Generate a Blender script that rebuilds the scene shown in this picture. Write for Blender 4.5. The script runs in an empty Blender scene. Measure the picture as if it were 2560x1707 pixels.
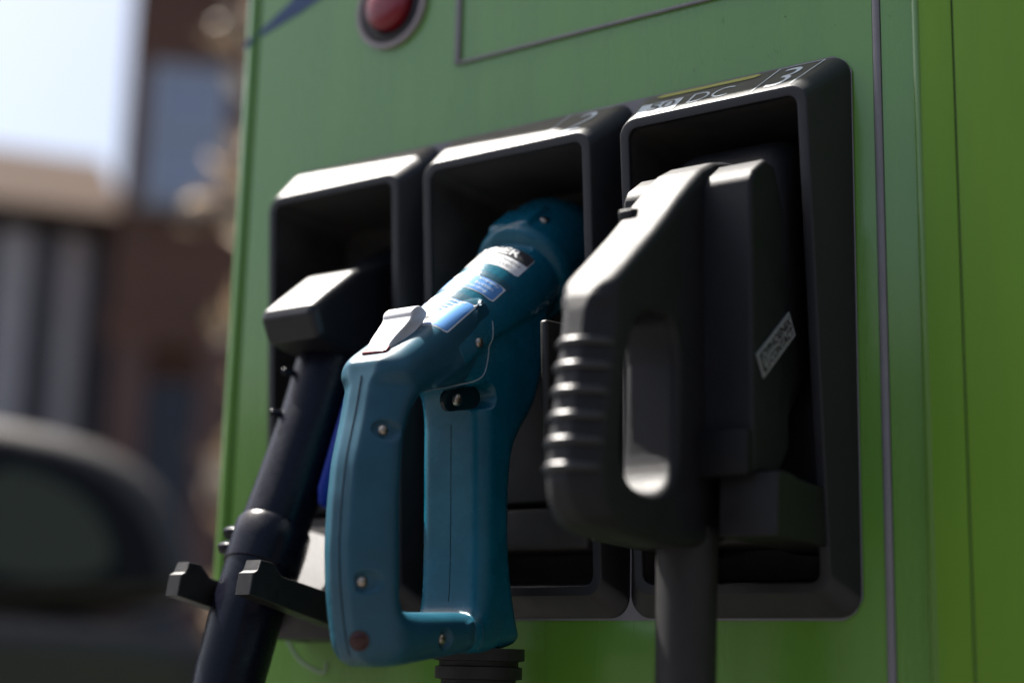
import bpy, bmesh, math, random
from math import radians as R, sin, cos, pi, tan, atan2, hypot
from mathutils import Vector, Matrix
from mathutils.bvhtree import BVHTree

random.seed(7)
S = bpy.context.scene
COL = S.collection
EYE = 0.75                                   # camera height above the pavement

# ------------------------------------------------------------------ camera
cam = bpy.data.cameras.new('camera'); camo = bpy.data.objects.new('camera', cam)
COL.objects.link(camo)
camo.matrix_world = Matrix(((0.81002711, 0.1007378, 0.57767463, 0.0),
                            (0.58592196, -0.17849963, -0.79046401, -1.0),
                            (0.0234851, 0.97876952, -0.20361403, EYE),
                            (0, 0, 0, 1)))
cam.sensor_width = 36.0; cam.lens = 55.735
cam.clip_start = 0.02; cam.clip_end = 3000
cam.dof.use_dof = True
cam.dof.focus_distance = 1.142
cam.dof.aperture_fstop = 1.8
S.camera = camo

# ------------------------------------------------------------------ light
SUN = Vector((-0.50, 0.036, 0.80)).normalized()
w = bpy.data.worlds.new('World'); S.world = w; w.use_nodes = True
nt = w.node_tree; nt.nodes.clear()
wo = nt.nodes.new('ShaderNodeOutputWorld'); bg = nt.nodes.new('ShaderNodeBackground')
sk = nt.nodes.new('ShaderNodeTexSky'); sk.sky_type = 'NISHITA'; sk.sun_disc = False
sk.sun_elevation = math.asin(SUN.z); sk.sun_rotation = math.atan2(SUN.x, SUN.y)
sk.air_density = 1.0; sk.dust_density = 4.0; sk.ozone_density = 1.0
bg.inputs['Strength'].default_value = 0.051
nt.links.new(sk.outputs[0], bg.inputs[0]); nt.links.new(bg.outputs[0], wo.inputs[0])
sl = bpy.data.lights.new('sun', 'SUN'); so = bpy.data.objects.new('sun', sl); COL.objects.link(so)
sl.energy = 4.6; sl.angle = R(0.53); sl.color = (1.0, 0.95, 0.88)
so.rotation_euler = SUN.to_track_quat('Z', 'Y').to_euler()
so.location = (0, 0, 30)
S.view_settings.view_transform = 'Standard'; S.view_settings.look = 'None'
S.view_settings.gamma = 1.0; S.view_settings.exposure = 1.85
S.view_settings.use_curve_mapping = False

# ------------------------------------------------------------------ materials
def mat(name, col, rough=0.5, metal=0.0, spec=0.5, noise=0.0, nscale=40, bump=0.0, bscale=400, col2=None,
        rnoise=0.0, stretch=None, coat=0.0, transl=0.0):
    m = bpy.data.materials.new(name); m.use_nodes = True
    t = m.node_tree; b = t.nodes['Principled BSDF']
    b.inputs['Base Color'].default_value = (*col, 1); b.inputs['Roughness'].default_value = rough
    b.inputs['Metallic'].default_value = metal; b.inputs['Specular IOR Level'].default_value = spec
    if coat: b.inputs['Coat Weight'].default_value = coat; b.inputs['Coat Roughness'].default_value = 0.15
    tc = t.nodes.new('ShaderNodeTexCoord'); vec = tc.outputs['Object']
    if stretch:
        mp = t.nodes.new('ShaderNodeMapping'); mp.inputs['Scale'].default_value = stretch
        t.links.new(vec, mp.inputs[0]); vec2 = mp.outputs[0]
    else: vec2 = vec
    if noise or rnoise:
        n = t.nodes.new('ShaderNodeTexNoise'); n.inputs['Scale'].default_value = nscale; n.inputs['Detail'].default_value = 6
        n.inputs['Roughness'].default_value = 0.65
        t.links.new(vec2, n.inputs['Vector'])
        if noise:
            r = t.nodes.new('ShaderNodeValToRGB'); r.color_ramp.elements[0].position = 0.3; r.color_ramp.elements[1].position = 0.75
            c2 = col2 if col2 else tuple(min(1, c * (1 + noise)) for c in col)
            r.color_ramp.elements[0].color = (*[c * (1 - noise * 0.5) for c in col], 1); r.color_ramp.elements[1].color = (*c2, 1)
            t.links.new(n.outputs['Fac'], r.inputs[0]); t.links.new(r.outputs[0], b.inputs['Base Color'])
        if rnoise:
            mr = t.nodes.new('ShaderNodeMapRange'); mr.inputs['From Min'].default_value = 0.3; mr.inputs['From Max'].default_value = 0.7
            mr.inputs['To Min'].default_value = max(0.02, rough - rnoise); mr.inputs['To Max'].default_value = min(1, rough + rnoise)
            t.links.new(n.outputs['Fac'], mr.inputs[0]); t.links.new(mr.outputs[0], b.inputs['Roughness'])
    if bump:
        n2 = t.nodes.new('ShaderNodeTexNoise'); n2.inputs['Scale'].default_value = bscale; n2.inputs['Detail'].default_value = 3
        t.links.new(vec, n2.inputs['Vector'])
        bp = t.nodes.new('ShaderNodeBump'); bp.inputs['Strength'].default_value = bump; bp.inputs['Distance'].default_value = 0.0006
        t.links.new(n2.outputs['Fac'], bp.inputs['Height']); t.links.new(bp.outputs[0], b.inputs['Normal'])
    return m

M = {}
M['green'] = mat('green_paint', (0.120, 0.290, 0.033), 0.28, noise=0.14, nscale=5, rnoise=0.07, stretch=(4, 4, 0.35), bump=0.06, bscale=500, coat=1.0)
M['green_b'] = mat('green_without_sky_gloss', (0.145, 0.305, 0.021), 0.42, spec=0.30, noise=0.08, nscale=7, rnoise=0.05, stretch=(5, 5, 0.5), bump=0.10, bscale=500)  # yellower, duller copy of the green; missing sky reflection put into its colour
M['hood'] = mat('black_moulded_plastic', (0.006, 0.006, 0.008), 0.47, spec=0.60, noise=0.3, nscale=60, rnoise=0.05, bump=0.25, bscale=1800)
M['inner'] = mat('black_cavity_plastic', (0.034, 0.032, 0.030), 0.6, spec=0.35, noise=0.4, nscale=30, bump=0.3, bscale=1200)
M['fork'] = mat('black_bracket_plastic', (0.012, 0.0115, 0.011), 0.42, spec=0.4, noise=0.4, nscale=80, rnoise=0.08, bump=0.5, bscale=1400)
M['bead'] = mat('green_bead_paint', (0.13, 0.27, 0.04), 0.18, coat=1.0, bump=0.3, bscale=700)
M['seal'] = mat('grey_rubber_seal', (0.22, 0.21, 0.22), 0.5, noise=0.1, nscale=50)
M['teal'] = mat('teal_plastic', (0.001, 0.100, 0.155), 0.27, spec=0.45, noise=0.25, nscale=30, rnoise=0.08, bump=0.25, bscale=2600)
M['cover'] = mat('teal_grip_plastic', (0.010, 0.074, 0.115), 0.35, spec=0.45, noise=0.25, nscale=30, rnoise=0.08, bump=0.25, bscale=2600)
M['ccs'] = mat('charcoal_plastic', (0.007, 0.007, 0.009), 0.55, spec=0.42, noise=0.25, nscale=50, rnoise=0.06, bump=0.5, bscale=1800)
M['ccs_head'] = mat('black_head_plastic', (0.007, 0.007, 0.008), 0.5, spec=0.3, noise=0.3, nscale=50, bump=0.5, bscale=1800)
M['rib'] = mat('glossy_charcoal_plastic', (0.020, 0.020, 0.022), 0.36, spec=0.7, bump=0.2, bscale=1500)
M['navy'] = mat('navy_black_plastic', (0.0042, 0.0048, 0.0105), 0.27, spec=0.22, noise=0.25, nscale=60, rnoise=0.06, bump=0.15, bscale=1500)
M['navy_head'] = mat('black_plug_head_plastic', (0.009, 0.009, 0.012), 0.42, spec=0.42, noise=0.25, nscale=60, bump=0.2, bscale=1500)
M['blue'] = mat('deep_blue_plastic', (0.006, 0.028, 0.30), 0.35)
M['rubber'] = mat('black_rubber', (0.018, 0.017, 0.017), 0.55, spec=0.4, noise=0.3, nscale=80, bump=0.3, bscale=900)
M['cable'] = mat('black_cable_sheath', (0.012, 0.012, 0.013), 0.5, spec=0.3, noise=0.25, nscale=50, bump=0.2, bscale=900)
M['steel'] = mat('screw_steel', (0.42, 0.37, 0.31), 0.30, metal=1.0, bump=0.3, bscale=900)
M['dark'] = mat('dark_recess', (0.006, 0.007, 0.008), 0.6, spec=0.2)
M['slot'] = mat('shaded_slot_teal', (0.001, 0.018, 0.026), 0.3)
M['ring'] = mat('dull_ring', (0.34, 0.29, 0.29), 0.5)
M['white'] = mat('white_print', (0.78, 0.78, 0.78), 0.45)
M['lab_white'] = mat('white_label', (0.74, 0.75, 0.76), 0.4)
M['lab_black'] = mat('black_label_band', (0.03, 0.03, 0.032), 0.45, noise=0.8, nscale=500)
M['lab_blue'] = mat('blue_label', (0.09, 0.26, 0.58), 0.42)
M['lab_ink'] = mat('label_ink', (0.12, 0.12, 0.13), 0.5)
M['pale'] = mat('pale_grey_print', (0.60, 0.66, 0.70), 0.5)
M['olive'] = mat('olive_print', (0.34, 0.34, 0.07), 0.5)
M['silver'] = mat('light_grey_plastic', (0.62, 0.62, 0.63), 0.38)
M['red'] = mat('red_button_plastic', (0.22, 0.005, 0.012), 0.3, coat=0.3)
M['led'] = mat('dark_red_lens', (0.035, 0.003, 0.003), 0.2)
M['logo'] = mat('grey_badge_plastic', (0.27, 0.28, 0.285), 0.45)
M['print_blue'] = mat('navy_print', (0.012, 0.045, 0.14), 0.35)
M['scratch'] = mat('pale_scuff', (0.35, 0.42, 0.34), 0.6)
M['scuff'] = mat('chalky_scuff_and_highlight', (0.30, 0.36, 0.40), 0.7)

# ------------------------------------------------------------------ helpers
def empty(name, loc, label, cat, group=None):
    o = bpy.data.objects.new(name, None); COL.objects.link(o); o.location = loc; o.empty_display_size = 0.05
    o['label'] = label; o['category'] = cat
    if group: o['group'] = group
    return o

WLOC = {}
def wloc(p):
    v = Vector((0, 0, 0))
    while p is not None:
        v = v + p.location; p = p.parent
    return v

def obj(name, verts, faces, m, parent=None, smooth=None, label=None, fmats=None, kind=None, wn=False):
    off = wloc(parent) if parent else Vector((0, 0, 0))
    me = bpy.data.meshes.new(name)
    me.from_pydata([tuple(Vector(v) - off) for v in verts], [], [tuple(f) for f in faces])
    me.validate(verbose=False)
    ms = m if isinstance(m, (list, tuple)) else [m]
    for x in ms: me.materials.append(x)
    if fmats:
        for p, i in zip(me.polygons, fmats): p.material_index = i
    bm = bmesh.new(); bm.from_mesh(me); bmesh.ops.recalc_face_normals(bm, faces=bm.faces[:]); bm.to_mesh(me); bm.free()
    if smooth is not None:
        for p in me.polygons: p.use_smooth = True
        if smooth < 179: me.set_sharp_from_angle(angle=R(smooth))
    o = bpy.data.objects.new(name, me); COL.objects.link(o)
    if parent: o.parent = parent
    if label: o['label'] = label
    if kind: o['kind'] = kind
    if wn: md = o.modifiers.new('wn', 'WEIGHTED_NORMAL'); md.keep_sharp = True; md.weight = 80
    return o

class MB:
    def __init__(s): s.v = []; s.f = []
    def add(s, v, f):
        n = len(s.v); s.v += [Vector(x) for x in v]; s.f += [tuple(i + n for i in q) for q in f]; return s
    def build(s, name, m, parent=None, smooth=None, label=None, kind=None):
        return obj(name, s.v, s.f, m, parent, smooth, label, None, kind)

def box(c, d, rot=None, bev=0.0):
    """bevelled box: centre, full size, rotation matrix"""
    bm = bmesh.new(); bmesh.ops.create_cube(bm, size=1.0)
    for v in bm.verts: v.co = Vector((v.co.x * d[0], v.co.y * d[1], v.co.z * d[2]))
    if bev: bmesh.ops.bevel(bm, geom=bm.edges[:], offset=bev, segments=3, affect='EDGES', profile=0.5)
    bm.verts.index_update()
    rr = rot or Matrix.Identity(3)
    v = [rr @ x.co + Vector(c) for x in bm.verts]; f = [[q.index for q in p.verts] for p in bm.faces]
    bm.free(); return v, f

def tube(pts, rads, n=16, cap=True, sx=1.0, ref=None):
    pts = [Vector(p) for p in pts]
    if not isinstance(rads, (list, tuple)): rads = [rads] * len(pts)
    V = []; F = []; t0 = (pts[1] - pts[0]).normalized()
    a = Vector(ref) if ref else (Vector((0, 0, 1)) if abs(t0.z) < 0.9 else Vector((1, 0, 0)))
    u = (a - t0 * a.dot(t0)).normalized()
    for i, p in enumerate(pts):
        t = (pts[min(i + 1, len(pts) - 1)] - pts[max(i - 1, 0)]).normalized()
        u = (u - t * u.dot(t)).normalized(); b = t.cross(u)
        for k in range(n):
            an = 2 * pi * k / n
            V.append(p + u * (cos(an) * rads[i] * sx) + b * (sin(an) * rads[i]))
    for i in range(len(pts) - 1):
        for k in range(n):
            F.append((i * n + k, i * n + (k + 1) % n, (i + 1) * n + (k + 1) % n, (i + 1) * n + k))
    if cap:
        F.append(tuple(range(n - 1, -1, -1))); F.append(tuple(range((len(pts) - 1) * n, len(pts) * n)))
    return V, F

def spline(ctrl, n=8):
    """Catmull-Rom through points"""
    P = [Vector(p) for p in ctrl]; P = [P[0] * 2 - P[1]] + P + [P[-1] * 2 - P[-2]]; out = []
    for i in range(1, len(P) - 2):
        for k in range(n):
            t = k / n
            out.append(0.5 * ((2 * P[i]) + (P[i + 1] - P[i - 1]) * t + (2 * P[i - 1] - 5 * P[i] + 4 * P[i + 1] - P[i + 2]) * t * t
                              + (3 * P[i] - P[i - 1] - 3 * P[i + 1] + P[i + 2]) * t ** 3))
    out.append(P[-2]); return out

def rrect(x0, x1, z0, z1, r, n=6):
    out = []
    for cx, cz, a0 in ((x1 - r, z1 - r, 0), (x0 + r, z1 - r, 90), (x0 + r, z0 + r, 180), (x1 - r, z0 + r, 270)):
        for k in range(n + 1):
            a = R(a0 + 90 * k / n); out.append((cx + r * cos(a), cz + r * sin(a)))
    return out

def chaikin(p, it=3):
    for _ in range(it):
        q = []
        for i in range(len(p)):
            a = p[i]; b = p[(i + 1) % len(p)]
            q.append((a[0] * .75 + b[0] * .25, a[1] * .75 + b[1] * .25)); q.append((a[0] * .25 + b[0] * .75, a[1] * .25 + b[1] * .75))
        p = q
    return p

def plate(outline, holes, x0, half, bev, res=5):
    """filled side profile given in (Y, Z), extruded along X with rounded edges"""
    cu = bpy.data.curves.new('tmp', 'CURVE'); cu.dimensions = '2D'; cu.fill_mode = 'BOTH'
    for pl in [outline] + list(holes):
        s = cu.splines.new('POLY'); s.points.add(len(pl) - 1); s.use_cyclic_u = True
        for q, (a, b) in zip(s.points, pl): q.co = (a, b, 0, 1)
    cu.extrude = max(half - bev, 1e-5); cu.bevel_depth = bev; cu.offset = -bev; cu.bevel_resolution = res
    o = bpy.data.objects.new('tmp', cu); COL.objects.link(o)
    me = bpy.data.meshes.new_from_object(o.evaluated_get(bpy.context.evaluated_depsgraph_get()))
    v = [Vector((x0 + q.co.z, q.co.x, q.co.y)) for q in me.vertices]; f = [tuple(p.vertices) for p in me.polygons]
    bpy.data.objects.remove(o); bpy.data.curves.remove(cu); bpy.data.meshes.remove(me)
    return v, f

def fuse(parts, voxel=0.0013, it=5):
    """union of overlapping closed shapes as one smooth skin"""
    mb = MB()
    for v, f in parts: mb.add(v, f)
    me = bpy.data.meshes.new('tmp'); me.from_pydata([tuple(v) for v in mb.v], [], mb.f)
    bm = bmesh.new(); bm.from_mesh(me); bmesh.ops.remove_doubles(bm, verts=bm.verts[:], dist=1e-5)
    bmesh.ops.recalc_face_normals(bm, faces=bm.faces[:]); bm.to_mesh(me); bm.free()
    o = bpy.data.objects.new('tmp', me); COL.objects.link(o)
    r = o.modifiers.new('r', 'REMESH'); r.mode = 'VOXEL'; r.voxel_size = voxel
    s = o.modifiers.new('s', 'SMOOTH'); s.factor = 0.5; s.iterations = it
    m2 = bpy.data.meshes.new_from_object(o.evaluated_get(bpy.context.evaluated_depsgraph_get()))
    v = [q.co.copy() for q in m2.vertices]; f = [tuple(p.vertices) for p in m2.polygons]
    nr = [q.normal.copy() for q in m2.vertices]
    bpy.data.objects.remove(o); bpy.data.meshes.remove(me); bpy.data.meshes.remove(m2)
    return v, f, nr

def sstep(a, b, x):
    t = max(0.0, min(1.0, (x - a) / (b - a))); return t * t * (3 - 2 * t)

_txt = {}
def text_mesh(s, size=1.0, bold=0.0):
    """flat triangulated lettering in the XY plane, lower left at 0,0; returns verts2d, faces, width, height"""
    key = (s, bold)
    if key not in _txt:
        cu = bpy.data.curves.new('tmp', 'FONT'); cu.body = s; cu.size = 1.0; cu.resolution_u = 4; cu.offset = bold
        o = bpy.data.objects.new('tmp', cu); COL.objects.link(o)
        me = bpy.data.meshes.new_from_object(o.evaluated_get(bpy.context.evaluated_depsgraph_get()))
        bm = bmesh.new(); bm.from_mesh(me); bmesh.ops.triangulate(bm, faces=bm.faces[:])
        bmesh.ops.remove_doubles(bm, verts=bm.verts[:], dist=1e-5); bm.verts.index_update()
        v = [(q.co.x, q.co.y) for q in bm.verts]; f = [[x.index for x in p.verts] for p in bm.faces]; bm.free()
        bpy.data.objects.remove(o); bpy.data.curves.remove(cu); bpy.data.meshes.remove(me)
        x0 = min(a for a, b in v); y0 = min(b for a, b in v); wd = max(a for a, b in v) - x0; ht = max(b for a, b in v) - y0
        _txt[key] = ([(a - x0, b - y0) for a, b in v], f, wd, ht)
    v, f, wd, ht = _txt[key]
    return v, f, wd, ht

def fit_text(s, u0, u1, v0, v1, bold=0.0):
    v, f, wd, ht = text_mesh(s, bold=bold)
    return [(u0 + a / wd * (u1 - u0), v0 + b / ht * (v1 - v0)) for a, b in v], f

def grid2(u0, u1, v0, v1, nu, nv, r=0.0, su=1.0):
    """rounded-corner grid patch in 2-D"""
    if r <= 0:
        V = [(u0 + (u1 - u0) * i / nu, v0 + (v1 - v0) * j / nv) for j in range(nv + 1) for i in range(nu + 1)]
    else:
        V = []
        for j in range(nv + 1):
            v = v0 + (v1 - v0) * j / nv
            d = min(v - v0, v1 - v); ins = r - math.sqrt(max(0, r * r - max(0, r - d) ** 2)) if d < r else 0
            for i in range(nu + 1): V.append((u0 + ins * su + (u1 - u0 - 2 * ins * su) * i / nu, v))
    F = [(j * (nu + 1) + i, j * (nu + 1) + i + 1, (j + 1) * (nu + 1) + i + 1, (j + 1) * (nu + 1) + i) for j in range(nv) for i in range(nu)]
    return V, F

def z_(v): return v + EYE                      # heights below were measured from the lens

# ================================================================== SETTING
def asphalt():
    return mat('asphalt', (0.042, 0.042, 0.044), 0.85, noise=0.4, nscale=3, bump=0.4, bscale=60)
g = obj('ground', [(-400, -400, -0.12), (400, -400, -0.12), (400, 600, -0.12), (-400, 600, -0.12)], [(0, 1, 2, 3)], asphalt(), kind='structure')
pv = MB(); pv.add(*box((0.4, 0.2, -0.06), (5.2, 3.6, 0.12), bev=0.01))
pv.build('pavement', mat('concrete_paving', (0.055, 0.052, 0.05), 0.8, noise=0.3, nscale=6, bump=0.3, bscale=80), kind='structure')

# ================================================================== CHARGING STATION
ST = empty('charging_station', (-0.66, 0.0, 0.0), 'green painted charging cabinet with three black plug holsters and a red button', 'charging station')
X0, X1 = -1.036, -0.421                         # front panel, left and right edge
ZB, ZT = 0.16, 1.78
HX = [(-0.984, -0.8085), (-0.8065, -0.6175), (-0.6155, -0.437)]   # holster footprints
HZ0, HZ1 = z_(0.040), z_(0.4365)

# front panel: one sheet with an opening behind the holsters
xs = [X0, HX[0][0] + .010, HX[2][1] - .012, X1]; zs = [ZB, HZ0 + .012, HZ1 - .012, ZT]
V = []; F = []
for y in (0.0, 0.003):
    for zz in zs:
        for xx in xs: V.append((xx, y, zz))
for j in range(3):
    for i in range(3):
        if i == 1 and j == 1: continue
        a = j * 4 + i; F.append((a, a + 1, a + 5, a + 4)); F.append((16 + a, 16 + a + 4, 16 + a + 5, 16 + a + 1))
for a, b in ((0, 3), (3, 15), (15, 12), (12, 0)): F.append((a, b, b + 16, a + 16))
obj('front_panel', V, F, M['green'], ST)

# left corner post: outer rounded rib, groove, then the panel
prof = [(-1.0565, 0.06), (-1.0565, 0.006), (-1.0545, 0.001), (-1.051, -0.001), (-1.046, -0.001), (-1.0425, 0.0015), (-1.041, 0.006), (-1.0365, 0.006), (-1.0365, 0.06)]
def extrude_z(prof, z0, z1):
    n = len(prof); V = [(x, y, z0) for x, y in prof] + [(x, y, z1) for x, y in prof]
    F = [(i, (i + 1) % n, n + (i + 1) % n, n + i) for i in range(n)] + [tuple(range(n - 1, -1, -1)), tuple(range(n, 2 * n))]
    return V, F
v, f = extrude_z(prof, ZB, ZT); obj('corner_post', v, f, M['green'], ST, 40)
# right side: pale seal, recessed frame, rounded bead, angled strip, seam, side door
v, f = extrude_z([(-0.4205, 0.03), (-0.4205, -0.0005), (-0.4192, -0.0015), (-0.4162, -0.0015), (-0.415, -0.0005), (-0.415, 0.03)], ZB, ZT)
obj('door_seal', v, f, M['seal'], ST, 40)
v, f = extrude_z([(-0.4145, 0.06), (-0.4145, 0.001), (-0.3905, 0.001), (-0.3885, 0.000), (-0.3872, -0.002), (-0.3862, -0.0045), (-0.3845, -0.0062), (-0.382, -0.0066), (-0.3610, -0.0066), (-0.3610, 0.06)], ZB, ZT)
obj('door_frame', v, f, M['green_b'], ST, 35)
mb = MB(); mb.add(*tube([(-0.3862, -0.0040, ZB + .01), (-0.3862, -0.0040, ZT - .01)], .0034, 14)); mb.build('edge_bead', M['bead'], ST, 60)
v, f = extrude_z([(-0.3602, 0.7), (-0.3602, -0.0050), (-0.3594, -0.0062), (-0.3578, -0.0066), (-0.250, -0.0020), (-0.246, 0.002), (-0.245, 0.01), (-0.245, 0.7)], ZB, ZT)
obj('side_panel', v, f, M['green_b'], ST, 35)
v, f = extrude_z([(-0.3612, 0.05), (-0.3612, -0.0040), (-0.3600, -0.0040), (-0.3600, 0.05)], ZB, ZT)
obj('door_gap_seal', v, f, M['seal'], ST)
mb = MB(); mb.add(*box((-0.4025, 0.0003, (ZB + ZT) / 2), (0.0235, 0.0006, ZT - ZB - .01))); mb.build('frame_strip', M['green'], ST)
# carcass and plinth
mb = MB(); mb.add(*box((-0.709, 0.38, (ZB + ZT) / 2), (0.69, 0.64, ZT - ZB - 0.004), bev=0.01))
cb = mb.build('cabinet_body', M['green'], ST, 40)
# (the carcass front is set back so the holster wells have room)
mb = MB(); mb.add(*box((-0.65, 0.36, ZT + 0.025), (0.83, 0.74, 0.045), bev=0.015)); mb.build('roof_cap', M['hood'], ST, 40)
mb = MB(); mb.add(*box((-0.65, 0.36, ZB / 2), (0.76, 0.66, ZB), bev=0.006)); mb.build('plinth', M['hood'], ST, 40)

# pale backing plate showing as a fine line round the holsters
bx = [HX[0][0] - .0006, HX[0][0] + .013, HX[0][1] - .013, HX[1][0] + .013, HX[1][1] - .013, HX[2][0] + .013, HX[2][1] - .013, HX[2][1] + .0009]
bz = [HZ0 - .0016, HZ0 + .013, HZ1 - .013, HZ1 + .0010]
V = []; F = []
for y in (-0.0012, 0.0):
    for jz, zz in enumerate(bz):
        for ix, xx in enumerate(bx):
            cx = (1 if ix == 0 else -1 if ix == 7 else 0); cz = (1 if jz == 0 else -1 if jz == 3 else 0)
            if cx and cz: xx += cx * .0052; zz_ = zz + cz * .0052
            else: zz_ = zz
            V.append((xx, y - 0.0003, zz_))
for j in range(3):
    for i in range(7):
        if j == 1 and i in (1, 3, 5): continue
        a = j * 8 + i; F.append((a, a + 1, a + 9, a + 8))
for a, b in ((0, 7), (7, 31), (31, 24), (24, 0)): F.append((a, b, b + 32, a + 32))
obj('backing_plate', V, F, M['seal'], ST)

# holsters
ZF0, ZF1 = z_(0.0555), z_(0.4035)
YADD = {0: 0.0, 1: -0.003, 2: -0.006}
CUR = [0]
def yf(z):                                      # leaning front rim
    t = (z - ZF0) / (ZF1 - ZF0); t = max(-0.1, min(1.1, t))
    return -(0.018 + 0.012 * t + 0.011 * sstep(0.55, 1.0, t)) + YADD[CUR[0]] * (.45 + .55 * max(0, min(1, t)))
HOL = []
def holster(x0, x1):
    root = None
    L = []
    def loop(ix, iz0, iz1, r, yfun): L.append([(x, yfun(z), z) for x, z in rrect(x0 + ix, x1 - ix, HZ0 + iz0, HZ1 - iz1, r)])
    t = 0.0135; b0 = ZF0 - HZ0; b1 = HZ1 - ZF1
    loop(0.0, 0.0, 0.0, .016, lambda z: -0.0016)
    loop(0.0006, .0008, .0008, .016, lambda z: -0.0040)
    loop(t - .0006, b0 - .0007, b1 - .0008, .0135, lambda z: yf(z) + .0015)
    loop(t - .0001, b0 - .0001, b1 - .0002, .013, lambda z: yf(z) + .0006)
    loop(t + .0008, b0 + .0007, b1 + .0007, .012, lambda z: yf(z))
    loop(t + .0066, b0 + .0066, b1 + .0066, .008, lambda z: yf(z))
    loop(t + .0074, b0 + .0074, b1 + .0074, .0075, lambda z: yf(z) + .0007)
    loop(t + .0078, b0 + .0078, b1 + .0078, .0075, lambda z: yf(z) + .0030)
    loop(t + .0125, b0 + .014, b1 + .014, .010, lambda z: 0.050)
    n = len(L[0]); V = [p for l in L for p in l]; F = []; fm = []
    for i in range(len(L) - 1):
        for k in range(n):
            F.append((i * n + k, i * n + (k + 1) % n, (i + 1) * n + (k + 1) % n, (i + 1) * n + k)); fm.append(1 if i >= 7 else 0)
    F.append(tuple(range((len(L) - 1) * n, len(L) * n))); fm.append(1)
    return obj('holster', V, F, [M['hood'], M['inner']], ST, 40, None, fm, None, True)
for CUR[0], a in enumerate(HX): HOL.append(holster(*a))

# inside each well: a tilted socket wall, a lower back plate and a ledge
TILT = R(38)
AX = Vector((0, cos(TILT), sin(TILT))); UP = Vector((0, -sin(TILT), cos(TILT)))
RX = Matrix((Vector((1, 0, 0)), AX, UP)).transposed()      # local x, axis, up -> world
for i, (x0, x1) in enumerate(HX):
    xc = (x0 + x1) / 2; wd = x1 - x0 - 0.054
    mb = MB(); mb.add(*box((xc, 0.046, z_(0.292)), (wd - .002, 0.012, 0.14), Matrix.Rotation(R(-8), 3, 'X'), 0.003)); mb.build('socket_wall', M['inner'], HOL[i], 40)
    mb = MB(); mb.add(*box((xc, 0.012, z_(0.178)), (wd - .004, 0.012, 0.10), None, 0.003)); mb.build('back_plate', M['hood'] if i == 2 else M['inner'], HOL[i], 40)
    mb = MB(); mb.add(*box((xc, 0.012, z_(0.106)), (wd - .003, 0.055, 0.032), None, 0.004)); mb.build('ledge', M['inner'], HOL[i], 40)

# lettering on the sloping upper faces
def bevel_map(i, off=0.0005):
    x0, x1 = HX[i]; CUR[0] = i
    A = Vector((0, yf(ZF1) + .0015, ZF1 + .0008)); B = Vector((0, -0.0040, HZ1 - .0008)); n = Vector((0, -(B - A).z, (B - A).y)).normalized()
    if n.z < 0: n = -n
    def fn(u, v):                               # u 0..1 across, v 0..1 from front edge to back
        p = A.lerp(B, v); ins = 0.0135 * (1 - v)
        return Vector((x0 + ins + (x1 - x0 - 2 * ins) * u, p.y, p.z)) + n * off
    return fn
def flat_part(name, fn, pieces, m, parent):
    V = []; F = []
    for v, f in pieces:
        n = len(V); V += [fn(*q) for q in v]; F += [tuple(k + n for k in q) for q in f]
    return obj(name, V, F, m, parent)
f3 = bevel_map(2)
flat_part('lettering', f3, [fit_text('3', .755, .850, .10, .84, -.01)], M['pale'], HOL[2])
flat_part('lettering', f3, [fit_text('DC', .345, .555, .17, .58, -.012)], M['pale'], HOL[2])
flat_part('number_panel', f3, [grid2(.075, .295, .04, .54, 6, 2, .0)], M['pale'], HOL[2])
flat_part('lettering', bevel_map(2, .0010), [fit_text('50', .130, .270, .17, .48, 0.0), fit_text('kW', .16, .21, .065, .13)], M['lab_black'], HOL[2])
flat_part('lettering', f3, [fit_text('CCS', .33, .42, .045, .115)], M['pale'], HOL[2])
flat_part('colour_bar', f3, [grid2(.125, .635, .77, .93, 12, 2, .03)], M['olive'], HOL[2])
flat_part('divider_line', f3, [grid2(.705, .712, .04, .95, 1, 8), grid2(.712, .912, .935, .95, 4, 1), grid2(.905, .912, .04, .935, 1, 8)], M['pale'], HOL[2])
f2 = bevel_map(1)
flat_part('lettering', f2, [fit_text('2', .795, .90, .12, .84, -.01)], M['pale'], HOL[1])
flat_part('divider_line', f2, [grid2(.70, .707, .04, .95, 1, 8), grid2(.707, .965, .935, .95, 4, 1)], M['pale'], HOL[1])

# forks that carry the cables
def fork_arm(xa, xb, pts, parent, th):
    """pts: top edge (Y,Z) from root to tip; stepped tip, thickness th"""
    return
def arm_mesh(xa, xb, root, tip, th_root, th_tip, step):
    (y0, z0), (y1, z1) = root, tip
    d = Vector((0, y1 - y0, z1 - z0)).normalized(); up = Vector((0, -d.z, d.y));
    if up.z < 0: up = -up
    P0 = Vector((0, y0, z0)); P1 = Vector((0, y1, z1))
    q = [P0 - up * th_root, P1 - up * th_tip, P1 + up * 0.0, P1 - d * 0.004 + up * step * .25, P1 - d * 0.006 + up * step, P1 - d * 0.018 + up * step * 1.05,
         P1 - d * 0.030 + up * step * .35, P0 + up * 0.002]
    poly = [(p.y, p.z) for p in q]
    return plate(poly, [], (xa + xb) / 2, abs(xb - xa) / 2, 0.0012, 2)
def fork(i, arms, root, tip, th, bracket):
    for xa, xb in arms:
        v, f = arm_mesh(xa, xb, root, tip, th[0], th[1], th[2]); obj('fork_arm', v, f, M['fork'], HOL[i], 30, wn=True)
    if bracket:
        xa, xb, pts = bracket
        v, f = plate(pts, [], (xa + xb) / 2, abs(xb - xa) / 2, 0.002, 2); obj('fork_bracket', v, f, M['hood'], HOL[i], 30, wn=True)
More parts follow.
